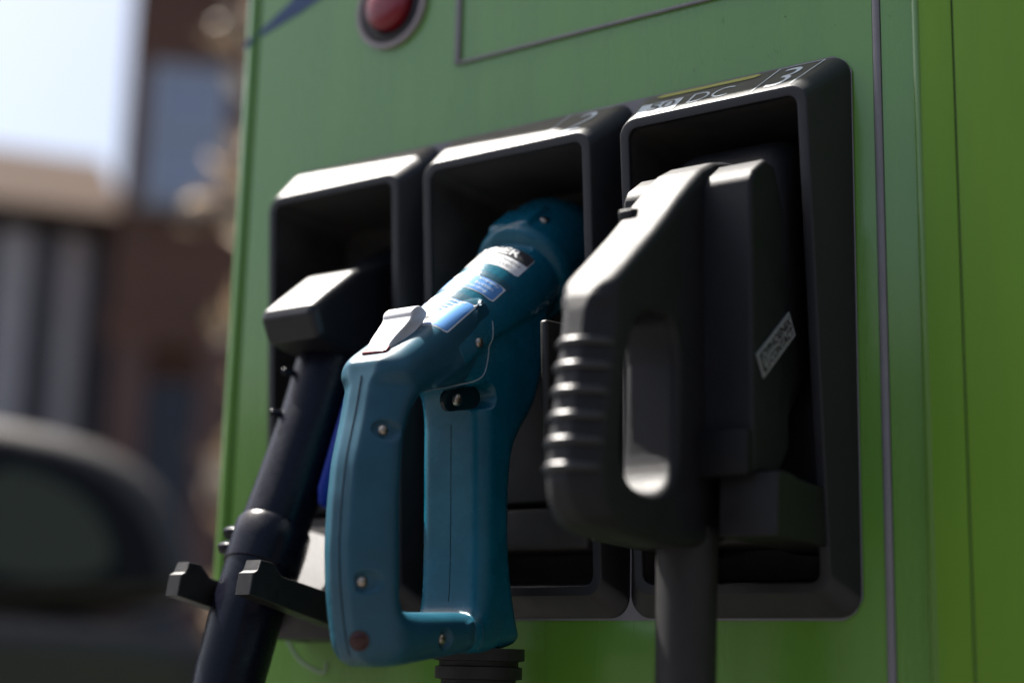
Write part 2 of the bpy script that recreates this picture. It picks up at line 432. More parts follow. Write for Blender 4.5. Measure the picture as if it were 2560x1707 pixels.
fork(0, [(-0.926, -0.912), (-0.852, -0.836)], (-0.020, z_(0.043)), (-0.168, z_(0.066)), (0.024, 0.016, 0.011),
     (-0.944, -0.842, [(0.02, z_(0.112)), (-0.030, z_(0.113)), (-0.069, z_(0.055)), (-0.058, z_(0.022)), (-0.004, z_(0.020)), (0.02, z_(0.04))]))
fork(2, [(-0.592, -0.556), (-0.494, -0.452)], (0.03, z_(0.120)), (-0.092, z_(0.128)), (0.036, 0.040, 0.002),
     None)
mb = MB(); mb.add(*box((-0.6395, -0.048, z_(0.192)), (0.007, 0.072, 0.118), Matrix.Rotation(R(4), 3, 'X'), 0.0025)); mb.build('guide_plate', M['fork'], HOL[1], 40)

# emergency button
bt = Vector((-0.8705, 0, z_(0.5755)))
def ring(c, r0, r1, y0, y1, n=48):
    V = []; F = []
    for rr, y in ((r0, y0), (r0, y1), ((r0 + r1) / 2 , y1 - .0006), (r1, y1), (r1, y0)):
        for k in range(n): V.append((c.x + rr * cos(2 * pi * k / n), y, c.z + rr * sin(2 * pi * k / n)))
    for i in range(4):
        for k in range(n): F.append((i * n + k, i * n + (k + 1) % n, (i + 1) * n + (k + 1) % n, (i + 1) * n + k))
    return V, F
BTN = obj('emergency_button', *ring(bt, 0.0350, 0.0395, -0.0002, -0.0045), M['ring'], ST, 40)
def lathe_y(c, prof, n=48):
    V = []; F = []
    for rr, y in prof:
        for k in range(n): V.append((c.x + rr * cos(2 * pi * k / n), y, c.z + rr * sin(2 * pi * k / n)))
    for i in range(len(prof) - 1):
        for k in range(n): F.append((i * n + k, i * n + (k + 1) % n, (i + 1) * n + (k + 1) % n, (i + 1) * n + k))
    F.append(tuple(range(n))); F.append(tuple(range((len(prof) - 1) * n, len(prof) * n)))
    return V, F
obj('button_collar', *lathe_y(bt, [(0.0348, -0.0003), (0.0348, -0.0015), (0.0310, -0.0040), (0.0275, -0.0045), (0.0245, -0.002)]), M['hood'], BTN, 40)
obj('button_cap', *lathe_y(bt, [(0.0235, -0.0025), (0.0240, -0.008), (0.0230, -0.0105), (0.0185, -0.0125), (0.0120, -0.0138), (0.004, -0.0142)]), M['red'], BTN, 40)

# screen surround: pale return of the recessed display door above the holsters
mb = MB()
mb.add(*box((-0.7945, -0.0015, z_(0.5049) + 0.15), (0.0055, 0.003, 0.30), None, 0.0006))
mb.add(*box((-0.6205, -0.0015, z_(0.5055)), (0.3425, 0.003, 0.0026), None, 0.0006))
mb.build('screen_trim', M['seal'], ST, 30)
# fragment of the printed logo at the top left
obj('printed_stripe', [(-1.0365, -0.0006, z_(0.584)), (-1.0365, -0.0006, z_(0.5905)), (-0.995, -0.0006, z_(0.612)), (-0.995, -0.0006, z_(0.640)), (-0.90, -0.0006, z_(0.668)), (-0.90, -0.0006, z_(0.624)), (-0.985, -0.0006, z_(0.5965))],
    [(0, 6, 2, 1), (6, 5, 4, 3, 2)], M['print_blue'], ST)
obj('printed_stripe', [(-1.0555, -0.0017, z_(0.574)), (-1.0555, -0.0017, z_(0.582)), (-1.044, -0.0017, z_(0.5885)), (-1.044, -0.0017, z_(0.581))], [(0, 1, 2, 3)], M['print_blue'], ST)
mb = MB(); rr = random.Random(9)
for k in range(110):
    if k < 85: x = rr.uniform(-1.02, -.43); z = rr.choice([rr.uniform(-.03, .03), rr.uniform(.44, .64)])
    else: x = rr.gauss(-.50, .05); z = .448 + abs(rr.gauss(0, .03))
    s_ = rr.uniform(.00015, .00045); a = rr.uniform(0, pi); q = []
    for j in range(5): q.append((x + s_ * cos(a + j * 1.256) * rr.uniform(.6, 1.6), -.0006, z_(z) + s_ * sin(a + j * 1.256) * rr.uniform(.6, 1.6)))
    mb.add(q, [(0, 1, 2, 3, 4)])
mb.build('dirt_specks', mat('dark_grime', (0.03, 0.035, 0.02), 0.8), ST, kind='stuff')
# pale curved scratch on the lower panel
sp = spline([(-0.960, -0.0006, z_(0.022)), (-0.945, -0.0006, z_(0.006)), (-0.928, -0.0006, z_(-0.002)), (-0.916, -0.0006, z_(-0.0045)), (-0.913, -0.0006, z_(0.004))], 6)
mb = MB(); mb.add(*tube(sp, [0.0012] * len(sp), 6)); mb.build('scratch', M['scratch'], ST, 60)

# ================================================================== TEAL PLUG (middle)
XB = -0.713
BL = empty('charging_plug', (XB, -0.1, z_(0.0)), 'teal pistol grip plug with silver trigger and white and blue warning stickers', 'charging plug')
TOP0 = Vector((XB, -0.192, z_(0.210)))            # nose, on the middle of the top
RB = 0.036
C0 = TOP0 - UP * RB                               # barrel axis under the nose
def bl(s, up=0.0, x=0.0): return C0 + AX * s + UP * up + Vector((x, 0, 0))
P = lambda y, z: (y, z_(z))
# rear half: barrel, collar, pistol body and inner bar
body_out = [P(-.128, .236), P(-.060, .292), P(-.014, .290), P(-.014, .262), P(-.020, .225), P(-.030, .195), P(-.052, .170), P(-.059, .150), P(-.060, .110), P(-.056, .070),
            P(-.048, .040), P(-.040, .021), P(-.060, .0150), P(-.105, .0100), P(-.105, .034), P(-.0985, .0375), P(-.093, .047), P(-.094, .100), P(-.0965, .150), P(-.098, .190), P(-.108, .202), P(-.135, .208)]
body_out = chaikin(body_out, 2)
def under(vf, smax, lim):
    """flatten the underside of a barrel section in front of s = smax"""
    for q in vf[0]:
        e = q - C0; u_ = e.dot(UP)
        if e.dot(AX) < smax and u_ < lim: q += UP * (lim - u_)
    return vf
barrel = under(tube([bl(.055), bl(.10), bl(.16), bl(.192), bl(.196)], [.0335, .0345, .0355, .0355, .034], 40), .105, -.004)
collar = tube([bl(.196, .002), bl(.199, .002), bl(.205, .002), bl(.250, .002), bl(.262, .002)], [.036, .0405, .0425, .0425, .041], 40)
pad = box(bl(.222, .040), (.040, .036, .0095), RX, .004)
neck = tube([bl(.255), bl(.275)], [.036, .036], 40)
hv, hf, hn = fuse([plate(body_out, [], XB, .0310, .0115), barrel, collar, neck, pad], 0.0013, 5)
# carve: finger-slot with its screw, screw pit on the collar, hollow between collar and stickers
def carve_x(v, n, y, z, r, depth, xmin):
    for q, nn in zip(v, n):
        if q.x > xmin and nn.x > 0.3:
            d = hypot(q.y - y, q.z - z_(z))
            if d < r + .0012: q.x -= depth * (1 - sstep(r - .0006, r + .0012, d))
SL0 = Vector((0, -.122, z_(.1885))); SL1 = Vector((0, -.094, z_(.1955)))
for q, nn in zip(hv, hn):
    if q.x > XB + .013:
        p = Vector((0, q.y, q.z)); t = max(0, min(1, (p - SL0).dot(SL1 - SL0) / (SL1 - SL0).length_squared)); d = (p - SL0.lerp(SL1, t)).length
        if d < .0105: q.x -= .0150 * (1 - sstep(.0078, .0092, d))
    e = q - bl(.190, RB, .004); a = e.dot(AX) / .0095; b = e.x / .021; c = e.dot(UP) / .006
    k = a * a + b * b
    if k < 1 and e.dot(UP) > -.018: q -= UP * (.0055 * (1 - k) ** .6)
HOUS = obj('housing', hv, hf, M['teal'], BL, 180)
# front half: nose, grip and bridge in one shell
cov = [P(-.0965, .2555), P(-.0965, .2720), P(-.125, .2560), P(-.160, .2320), P(-.1850, .2145), P(-.1925, .2098), P(-.1965, .2060), P(-.1975, .198), P(-.2025, .170), P(-.2100, .138), P(-.2125, .110), P(-.2130, .080), P(-.2105, .055), P(-.2065, .035), P(-.2010, .014),
       P(-.1955, .005), P(-.1850, .0005), P(-.168, .0020), P(-.140, .0065), P(-.0945, .0125), P(-.0945, .026), P(-.0965, .0395), P(-.108, .0400), P(-.160, .0375), P(-.1735, .0385), P(-.1775, .046), P(-.1795, .080), P(-.1815, .120), P(-.1800, .150), P(-.1735, .172), P(-.162, .186), P(-.146, .1925), P(-.120, .199), P(-.105, .206), P(-.0985, .220)]
cov_s = []
for a, b in zip(cov, cov[1:] + cov[:1]):
    cov_s += [a, ((a[0] + b[0]) / 2, (a[1] + b[1]) / 2)]
cov_s = chaikin(cov_s, 2)
cv, cf, cn = fuse([plate(cov_s, [], XB, .0318, .0150, 6), under(tube([bl(.020, -.003), bl(.060, -.0012), bl(.1280, .0)], [.030, .0335, .0345], 40), .2, -.004)], 0.0013, 4)
def ogive(vs, x0, half, c, k, zcap, zmin, ymax):
    """narrow the hand grip towards its front ridge"""
    bins = {}
    for q in vs:
        b = int(q.z / .003); bins[b] = min(bins.get(b, 9), q.y)
    ycap = bins[int((EYE + zcap) / .003)]
    for q in vs:
        if q.y > ymax: continue
        if q.z - EYE >= zcap: fy = ycap; cc = c * 1.5
        else:
            kk = q.z / .003 - .5; k0 = math.floor(kk); f = kk - k0
            y0 = bins.get(k0, bins.get(k0 + 1, q.y)); y1 = bins.get(k0 + 1, y0); fy = y0 * (1 - f) + y1 * f
            cc = c * (1 + .5 * sstep(zcap - .012, zcap, q.z - EYE))
        sc = (cc + k * max(0, q.y - fy)) / half
        sc = sc if sc < .8 else .8 + .2 * math.tanh((sc - .8) / .2)
        q.x = x0 + (q.x - x0) * sc
ogive(cv, XB, .031, .0135, .86, .200, .0, -.155)
SCR = [(-.111, .2310), (-.1945, .1570), (-.2035, .0555), (-.1355, .0205)]
for y, z in SCR: carve_x(cv, cn, y, z, .0062, .0045, XB + .012)
COVER = obj('handle_cover', cv, cf, M['cover'], BL, 180)
allv = [tuple(v) for v in hv] + [tuple(v) for v in cv]; allf = list(hf) + [tuple(i + len(hv) for i in f) for f in cf]
BVH = BVHTree.FromPolygons(allv, allf)
def hit_x(y, z, x_from=XB + .1, d=-1):
    h = BVH.ray_cast(Vector((x_from, y, z_(z))), Vector((d, 0, 0))); return h[0] if h[0] else Vector((XB + .03, y, z_(z)))
def barrel_pt(th, s, off):
    dr = UP * cos(th) + Vector((1, 0, 0)) * sin(th); h = BVH.ray_cast(C0 + AX * s + dr * .1, -dr)
    p = h[0] if h[0] else C0 + AX * s + dr * RB
    return p + dr * off
def screw(p, r, parent, nrm=Vector((1, 0, 0))):
    a = Vector((0, 0, 1)); t = nrm.cross(a).normalized(); b = nrm.cross(t); V = []; F = []; n = 20
    prof = [(r * 1.0, -.002), (r * 1.0, .0004), (r * .85, .0013), (r * .5, .0019), (r * .28, .0020), (r * .24, .0009), (r * .05, .0008)]
    for rr, h in prof:
        for k in range(n):
            an = 2 * pi * k / n; q = rr
            if rr < r * .6 and rr > r * .1: q = rr * (1.35 if k % 5 in (0,) else .8)
            V.append(p + nrm * h + t * (q * cos(an)) + b * (q * sin(an)))
    for i in range(len(prof) - 1):
        for k in range(n): F.append((i * n + k, i * n + (k + 1) % n, (i + 1) * n + (k + 1) % n, (i + 1) * n + k))
    F.append(tuple(range((len(prof) - 1) * n, len(prof) * n)))
    return obj('screw', V, F, M['steel'], parent, 40)
for y, z in SCR: screw(hit_x(y, z) + Vector((.0006, 0, 0)), .0038, BL)
SLM = []
for q, a0, a1 in ((SL0, 90, 270), (SL1, -90, 90)):
    ax_ = (SL1 - SL0).normalized(); ay_ = Vector((0, -ax_.z, ax_.y))
    for k in range(9):
        a = R(a0 + (a1 - a0) * k / 8); SLM.append(q + ax_ * (.0078 * cos(a)) + ay_ * (.0078 * sin(a)))
slx = XB + .0175; n = len(SLM)
obj('slot_shade_floor', [(slx, q.y, q.z) for q in SLM] + [(slx - .003, q.y, q.z) for q in SLM], [tuple(range(n)), tuple(range(2 * n - 1, n - 1, -1))] + [(i, (i + 1) % n, n + (i + 1) % n, n + i) for i in range(n)], M['slot'], BL)  # dark sheet on the slot floor, the recess shade put into its colour
screw(Vector((XB + .0225, -.119, z_(.1893))), .0045, BL)
cs = barrel_pt(R(33), .222, 0.0); screw(cs, .0040, BL, (UP * cos(R(33)) + Vector((1, 0, 0)) * sin(R(33))))
# fine raised lip along the joint of the two halves, moulding seams, dark red lens
def surf_line(pts, r, m, name, axis='x', off=0.0):
    out = []
    for a in pts: out.append(a)
    v, f = tube(out, [r] * len(out), 6); return obj(name, v, f, m, BL, 60)
jp = spline([Vector((0, y, z)) for y, z in [(-.0965, .2500), (-.0965, .238), (-.0975, .222), (-.103, .2085), (-.118, .2000), (-.140, .1945), (-.155, .190)]], 8)
jl = []
for q in jp:
    h = BVH.ray_cast(Vector((XB + .1, q.y + .0012, z_(q.z))), Vector((-1, 0, 0)))
    if h[0]: jl.append(h[0] + Vector((.0002, 0, 0)))
surf_line(jl, .00055, M['scuff'], 'joint_lip')  # pale colour here stands for the highlight along the joint
jp = spline([Vector((0, y, z)) for y, z in [(-.0955, .0360), (-.0945, .0300), (-.0940, .022), (-.0942, .0145)]], 6)
jl = [hit_x(q.y + .001, q.z) + Vector((.0002, 0, 0)) for q in jp]
surf_line(jl, .00045, M['cover'], 'joint_lip')
sm = []
for k in range(40):
    z = .196 - k * (.192 / 39); h = BVH.ray_cast(Vector((XB, -.3, z_(z))), Vector((0, 1, 0)))
    if h[0]: sm.append(h[0] + Vector((0, -.00005, 0)))
surf_line(sm, .00045, M['dark'], 'mould_seam')
sm = []
for k in range(30):
    z = .176 - k * (.128 / 29); h = BVH.ray_cast(Vector((XB, -.150, z_(z))), Vector((0, 1, 0)))
    if h[0]: sm.append(h[0] + Vector((0, -.00002, 0)))
surf_line(sm, .00025, M['dark'], 'mould_seam')
lp = hit_x(-.2010, .0190); h = BVH.ray_cast(Vector((XB + .0105, -.3, z_(.0175))), Vector((0, 1, 0)))
lp = h[0] if h[0] else lp; ln = h[1] if h[1] else Vector((0, -1, 0))
t = ln.cross(Vector((0, 0, 1))).normalized(); b = ln.cross(t); V = []; F = []
for i, (rr, hh) in enumerate([(.0068, -.001), (.0068, .0006), (.0052, .0006), (.0045, .0013), (.002, .0018)]):
    for k in range(20): V.append(lp + ln * hh + t * (rr * cos(2 * pi * k / 20)) + b * (rr * sin(2 * pi * k / 20)))
F = [(i * 20 + k, i * 20 + (k + 1) % 20, (i + 1) * 20 + (k + 1) % 20, (i + 1) * 20 + k) for i in range(4) for k in range(20)] + [tuple(range(80, 100))]
obj('indicator_lens', V, F, M['led'], BL, 40)

# stickers wrapped round the barrel: u = angle in degrees, v = distance along the axis
def wrap(off): return lambda u, v: barrel_pt(R(u), v, off)
def sticker(name, pieces, off, m, parent): return flat_part(name, wrap(off), pieces, m, parent)
A = 58
L1 = sticker('danger_sticker', [grid2(-A, A, .1525, .1830, 36, 20, 3e-3, 1500)], .00025, M['lab_white'], BL)
sticker('sticker_band', [grid2(-A + 1, A - 1, .1690, .1826, 36, 10, 2e-3, 1500)], .0005, M['lab_black'], L1)
sticker('sticker_text', [fit_text('DANGER', -48, 40, .1708, .1812, .015)], .0008, M['lab_white'], L1)
sticker('sticker_text', [fit_text('charging.', 22, 53, .1620, .1665), fit_text('red LED', 18, 45, .1560, .1595)], .0005, M['lab_ink'], L1)
L2 = sticker('blue_sticker', [grid2(-A - 2, A + 2, .1130, .1390, 36, 20, 3e-3, 1500)], .00025, M['lab_white'], BL)
sticker('sticker_panel', [grid2(-A, A, .1140, .1325, 36, 14, 2.4e-3, 1500)], .0005, M['lab_blue'], L2)
sticker('sticker_corner', [grid2(20, A + 4, .1335, .1400, 14, 4)], .0006, M['cover'], L2)
sticker('sticker_text', [fit_text('supply', 25, 53, .1275, .1315), fit_text('button', 25, 50, .1215, .1255), fit_text('wording', 16, 45, .1155, .1195)], .0008, M['pale'], L2)
L3 = sticker('blue_sticker', [grid2(-52, 52, .0500, .1030, 36, 28, 3e-3, 1500)], .00025, M['lab_white'], BL)
sticker('sticker_panel', [grid2(-50.5, 50.5, .0512, .0950, 36, 24, 2.4e-3, 1500)], .0005, M['lab_blue'], L3)
sticker('sticker_corner', [grid2(14, 54, .0960, .1040, 12, 4)], .0006, M['cover'], L3)
sticker('sticker_text', [grid2(-30, 40 - 3 * k, .0915 - k * .0045, .0928 - k * .0045, 16, 1) for k in range(4)], .0008, M['pale'], L3)
sticker('slot_surround', [grid2(-26, 26, .0520, .0690, 16, 12, 6e-3, 1500)], .0008, M['white'], L3)
sticker('slot_mark', [grid2(6, 17, .0610, .0650, 6, 4)], .0012, M['dark'], L3)
# silver trigger catch
def tp(s, up, x): return TOP0 + AX * s + UP * up + Vector((x, 0, 0))
mb = MB()
tr = [(0.0085, .0005), (.016, .0045), (.034, .0075), (.0415, .0090), (.0435, .0120), (.0465, .0132), (.0530, .0128), (.0570, .009), (.060, .0020), (.045, -.002), (.02, -.003)]
tr = chaikin(tr, 1)
vv, ff = plate([(a, b) for a, b in tr], [], 0.001, .0130, .0014, 3)
mb.add([tp(q.y, q.z - .001, q.x * (0.80 + .25 * sstep(.01, .045, q.y))) for q in vv], ff)
TRG = mb.build('trigger_catch', M['silver'], BL, 30)
mb = MB(); mb.add(*box(tp(.0075, .0005, .002), (.022, .006, .0024), RX, .0006)); mb.build('red_insert', M['red'], TRG, 40)
# scuffs on the crease between barrel and body
mb = MB(); rr = random.Random(3)
for k in range(34):
    th = R(106 + rr.uniform(-5, 7)); s = .150 + k * .0017 + rr.uniform(-.002, .002); ln = rr.uniform(.0008, .0028); an = rr.uniform(0, pi)
    a = barrel_pt(th, s, .00015); b_ = barrel_pt(th + ln * sin(an) / RB, s + ln * cos(an), .00015)
    mb.add(*tube([a, b_], [.00022, .00016], 5))
mb.build('scuff_marks', M['scuff'], BL, 60, kind='stuff')
# strain relief rings and cable
cy = -0.0560
mb = MB()
rings = []; z = .016
prof = []
for k in range(8):
    r1 = .0335 - k * .0016
    prof += [(r1, z), (r1, z - .0085), (r1 - .0045, z - .0092), (r1 - .0045, z - .0125)]; z -= .0132
pts = [Vector((XB, cy - 0.0, z_(q))) for _, q in prof]
mb.add(*tube(pts, [a for a, _ in prof], 28)); mb.build('strain_relief', M['rubber'], BL, 35)
def hang(x, y, z, x2, r, parent, m):
    p = spline([(x, y, z), (x, y - .004, z - .12), (x, y - .02, z - .35), (x2, y - .10, .22), (x2 + .02, y - .22, .06), (x2 + .09, y - .26, r + .001), (x2 + .2, y - .16, r + .001), (x2 + .24, y + .02, .05), (x2 + .24, .03, .10)], 8)
    v, f = tube(p, r, 18); return obj('cable', v, f, m, parent, 60)
hang(XB, cy, z_(-.085), XB - .02, .0155, BL, M['cable'])

# ================================================================== CHARCOAL PLUG (right)
XC = -0.522
CC = empty('charging_plug', (XC, -0.1, z_(0.0)), 'charcoal plug with a ribbed loop handle and a grey name badge', 'charging plug')
cco = [P(-.010, .358), P(-.052, .3540), P(-.086, .3440), P(-.118, .3170), P(-.150, .2850), P(-.180, .2590), P(-.202, .2400), P(-.2110, .2330), P(-.2170, .2230), P(-.2200, .200), P(-.2270, .160), P(-.2330, .125), P(-.2330, .105), P(-.2230, .090),
       P(-.200, .0830), P(-.160, .0800), P(-.100, .0800), P(-.060, .086), P(-.030, .11), P(-.010, .18)]
hole = [P(-.130, .2210), P(-.160, .2235), P(-.180, .2150), P(-.1880, .195), P(-.1940, .150), P(-.1950, .128), P(-.186, .1130), P(-.165, .1085), P(-.145, .1120), P(-.1320, .126), P(-.1300, .16)]
lv, lf, lnn = fuse([plate(chaikin(cco, 1), [chaikin(hole, 2)], XC - .002, .0205, .0060, 5)], .0013, 2)
ogive(lv, XC - .002, .0205, .0075, .80, .228, .0, -.175)
obj('loop_handle', lv, lf, M['ccs'], CC, 180)
LB = BVHTree.FromPolygons([tuple(v) for v in lv], lf)
# ribs across the grip front
for z in (.1965, .1812, .1656, .1500, .1346, .1190):
    pts = []
    for k in range(15):
        an = R(-100 + 200 * k / 14); d = Vector((sin(an), -cos(an), 0))
        c = Vector((XC - .002, -.2055 - (.21 - z) * .17, z_(z))); h = LB.ray_cast(c + d * .06, -d)
        if h[0]: pts.append(h[0] + d * .0002)
    if len(pts) > 3:
        v, f = tube(pts, [.0008] + [.0028] * (len(pts) - 2) + [.0008], 10); obj('grip_rib', v, f, M['rib'], CC, 60)
# head block, tilted into the well, with its flange
def rr_loft(sections, n=6):
    V = []; F = []
    for s, (x0, x1, u0, u1, r) in sections:
        for a, b in rrect(x0, x1, u0, u1, r, n): V.append(Vector((XC + a, 0, 0)) + HC + AX * s + UP * b)
    m = 4 * (n + 1)
    for i in range(len(sections) - 1):
        for k in range(m): F.append((i * m + k, i * m + (k + 1) % m, (i + 1) * m + (k + 1) % m, (i + 1) * m + k))
    F.append(tuple(range(m))); F.append(tuple(range((len(sections) - 1) * m, len(sections) * m)))
    return V, F
HC = Vector((0, -.060, z_(.262)))
hd = [P(-.064, .2950), P(-.054, .3270), P(-.044, .3540), P(-.026, .3740), P(.010, .3840), P(.036, .372), P(.044, .320), P(.036, .235), P(-.020, .178), P(-.045, .140), P(-.075, .125), P(-.085, .150), P(-.085, .21)]
vH, fH, _ = fuse([plate(chaikin(hd, 2), [], XC + .002, .0520, .024, 6)], .0016, 4)
obj('plug_head', vH, fH, M['ccs_head'], CC, 180)
XFL = XC + .0035
fl = [P(-.0960, .3220), P(-.0910, .3310), P(-.0740, .3430), P(-.0600, .3420), P(-.0420, .3000), P(-.0420, .1500), P(-.0600, .1300), P(-.0945, .1300), P(-.0952, .2000)]
v, f = plate(fl, [], XC + .004, .0500, .003, 3); obj('flange', v, f, M['ccs'], CC, 50, wn=True)
mb = MB(); mb.add(*box((XC + .030, -.0945, z_(.141)), (.046, .016, .030), None, .002)); mb.build('flange_foot', M['ccs_head'], CC, 40)
mb = MB(); mb.add(*box((XC - .016, -.1320, z_(.2985)), (.012, .016, .010), Matrix.Rotation(R(12), 3, 'X'), .002)); mb.build('latch_tab', M['ccs'], CC, 40)
# name badge on the side of the head (plane x = const), rows along the tilt
XL = -0.468 + .0006
bc0 = Vector((XL, -.0916, z_(.2055))); bu = Vector((0, .0476, .0374)); bv = Vector((0, .0094, -.0145)) * -1
def badge(off): return lambda u, v: bc0 - bv + bu * u + bv * v + Vector((off, 0, 0))
BG = obj('name_badge', [badge(o)(u, v) for o in (0, .0008) for u, v in ((0, 0), (1, 0), (1, 1), (0, 1))], [(0, 1, 2, 3), (4, 7, 6, 5), (0, 4, 5, 1), (1, 5, 6, 2), (2, 6, 7, 3), (3, 7, 4, 0)], M['logo'], CC)
flat_part('badge_text', badge(.0012), [fit_text('PHOENIX', .25, .965, .54, .88, .012), fit_text('CONTACT', .25, .965, .13, .47, .012)], M['dark'], BG)
flat_part('badge_emblem', badge(.0012), [([(.04, .13), (.22, .13), (.22, .88), (.04, .88)], [(0, 1, 2, 3)])], M['dark'], BG)
em = [(.055 + .075 * 1 + .068 * cos(2 * pi * k / 20), .52 + .33 * sin(2 * pi * k / 20)) for k in range(20)]
flat_part('badge_emblem', badge(.0016), [(em, [tuple(range(20))])], M['logo'], BG)
flat_part('badge_emblem', badge(.0020), [fit_text('p', .105, .155, .34, .72, .01)], M['dark'], BG)
# cable
p = [(XC, -.085, z_(.095)), (XC, -.086, z_(.05)), (XC, -.087, z_(0)), (XC, -.09, z_(-.10))]
v, f = tube(p, [.0205, .0200, .0198, .0198], 24); obj('cable_sleeve', v, f, M['rubber'], CC, 60)
hang(XC, -.09, z_(-.095), XC - .02, .0155, CC, M['cable'])

# ================================================================== NAVY PLUG (left)
XT = -0.889
TT = empty('charging_plug', (XT, -0.08, z_(0.0)), 'navy black tubular plug with clip collar and blue side tab resting in a fork', 'charging plug')
axp = [Vector((XT, y, z_(z))) for y, z in ((-.030, .292), (-.040, .255), (-.0570, .20), (-.083, .135), (-.0975, .100))]
v, f = tube(axp, [.0268, .0262, .0265, .0270, .0275], 36); 
obj('grip_tube', v, f, M['navy'], TT, 60)
axs = [Vector((XT, y, z_(z))) for y, z in ((-.0945, .1075), (-.0958, .1045), (-.101, .090), (-.1075, .073), (-.109, .070))]
v, f = tube(axs, [.0278, .0302, .0308, .0302, .0275], 36); CLR = obj('collar', v, f, M['navy'], TT, 40)
for dz, dx in ((.102, -.024), (.090, -.027)):
    mb = MB(); mb.add(*box((XT + dx * .9, -.118 + (.102 - dz) * -.2, z_(dz)), (.014, .012, .009), Matrix.Rotation(R(20), 3, 'X'), .003)); mb.build('clip', M['navy'], CLR, 40)
axc = [Vector((XT, y, z_(z))) for y, z in ((-.107, .075), (-.121, .035), (-.133, -.005), (-.146, -.06))]
v, f = tube(axc, [.0285, .0280, .0272, .0260], 36); obj('cable_sleeve', v, f, M['navy'], TT, 60)
p = [(XT, -.116, z_(-.05)), (XT, -.12, z_(-.2))]
hang(XT, -.146, z_(-.055), XT - .02, .0150, TT, M['cable'])
# head: sloping top block running back into the well
hd = [P(.050, .350), P(-.010, .3380), P(-.050, .3220), P(-.083, .2960), P(-.0985, .2830), P(-.0995, .2760), P(-.090, .2580), P(-.060, .2520), P(-.020, .250), P(.050, .262)]
vT, fT, _ = fuse([plate(hd, [], XT + .004, .0305, .0070, 4)], .0014, 2)
obj('plug_head', vT, fT, M['navy_head'], TT, 180)
v, f = tube([Vector((XT, .0, z_(.300))), Vector((XT, .048, z_(.330)))], [.040, .040], 36); obj('socket_collar', v, f, M['navy_head'], TT, 40)
tb = [Vector((XT + .034, y, z_(z))) for y, z in ((-.040, .232), (-.047, .21), (-.060, .17), (-.073, .135), (-.078, .124))]
v, f = tube(tb, [.005, .0105, .0115, .0105, .005], 20, sx=0.5, ref=(1, 0, 0)); obj('side_tab', v, f, M['blue'], TT, 60)
for y, z in ((-.083, .236), (-.094, .2)):
    mb = MB(); mb.add(*tube([Vector((XT - .012, y + .012, z_(z))), Vector((XT - .014, y + .003, z_(z))), Vector((XT - .014, y + .0015, z_(z)))], [.0032, .0030, .0018], 12)); mb.build('hinge_pin', M['navy'], TT, 50)

# ================================================================== BACKGROUND
def polar(az, d, z=0.0):
    a = R(az); return Vector((-sin(a) * d, -1 + cos(a) * d, z))
class Frame:
    """local frame: x to the right as seen from the lens, y away from it"""
    def __init__(s, az, d, yaw=0):
        s.o = polar(az, d); a = R(az + yaw); s.y = Vector((-sin(a), cos(a), 0)); s.x = Vector((cos(a), sin(a), 0))
    def __call__(s, x, y, z): return s.o + s.x * x + s.y * y + Vector((0, 0, z))
    def rot(s): return Matrix((s.x, s.y, Vector((0, 0, 1)))).transposed()
    def box(s, x0, x1, y0, y1, z0, z1, bev=0.0):
        return box(s((x0 + x1) / 2, (y0 + y1) / 2, (z0 + z1) / 2), (x1 - x0, y1 - y0, z1 - z0), s.rot(), bev)

def brick_mat(name, c1, c2, mortar, ux):
    m = bpy.data.materials.new(name); m.use_nodes = True; t = m.node_tree; b = t.nodes['Principled BSDF']; b.inputs['Roughness'].default_value = 0.85
    tc = t.nodes.new('ShaderNodeTexCoord'); d = t.nodes.new('ShaderNodeVectorMath'); d.operation = 'DOT_PRODUCT'; d.inputs[1].default_value = ux
    t.links.new(tc.outputs['Object'], d.inputs[0]); sp = t.nodes.new('ShaderNodeSeparateXYZ'); t.links.new(tc.outputs['Object'], sp.inputs[0])
    cm = t.nodes.new('ShaderNodeCombineXYZ'); t.links.new(d.outputs['Value'], cm.inputs[0]); t.links.new(sp.outputs[2], cm.inputs[1])
    br = t.nodes.new('ShaderNodeTexBrick'); br.inputs['Color1'].default_value = (*c1, 1); br.inputs['Color2'].default_value = (*c2, 1); br.inputs['Mortar'].default_value = (*mortar, 1)
    br.inputs['Scale'].default_value = 1.0; br.inputs['Brick Width'].default_value = 0.225; br.inputs['Row Height'].default_value = 0.075; br.inputs['Mortar Size'].default_value = 0.008
    t.links.new(cm.outputs[0], br.inputs['Vector']); t.links.new(br.outputs['Color'], b.inputs['Base Color'])
    bp = t.nodes.new('ShaderNodeBump'); bp.inputs['Strength'].default_value = 0.4; bp.inputs['Distance'].default_value = 0.01; bp.invert = True
    t.links.new(br.outputs['Fac'], bp.inputs['Height']); t.links.new(bp.outputs[0], b.inputs['Normal'])
    return m
M['glass'] = mat('sky_toned_glass', (0.32, 0.34, 0.42), 0.12, spec=1.0)  # pale blue base stands for the sky reflected in the panes
M['frame'] = mat('window_frame_paint', (0.45, 0.45, 0.46), 0.5)
M['sill'] = mat('stone_sill', (0.30, 0.27, 0.24), 0.8)
M['rooftile'] = mat('brown_roof_tiles', (0.042, 0.026, 0.018), 0.95, spec=0.1, noise=0.4, nscale=8)
M['clad_a'] = mat('grey_cladding', (0.46, 0.41, 0.39), 0.6, noise=0.2, nscale=4)
M['clad_b'] = mat('slate_cladding', (0.06, 0.055, 0.058), 0.6, noise=0.2, nscale=4)
M['clad_c'] = mat('brown_cladding', (0.15, 0.075, 0.055), 0.7, noise=0.2, nscale=4)
M['shop'] = mat('dark_shopfront', (0.03, 0.034, 0.045), 0.5)

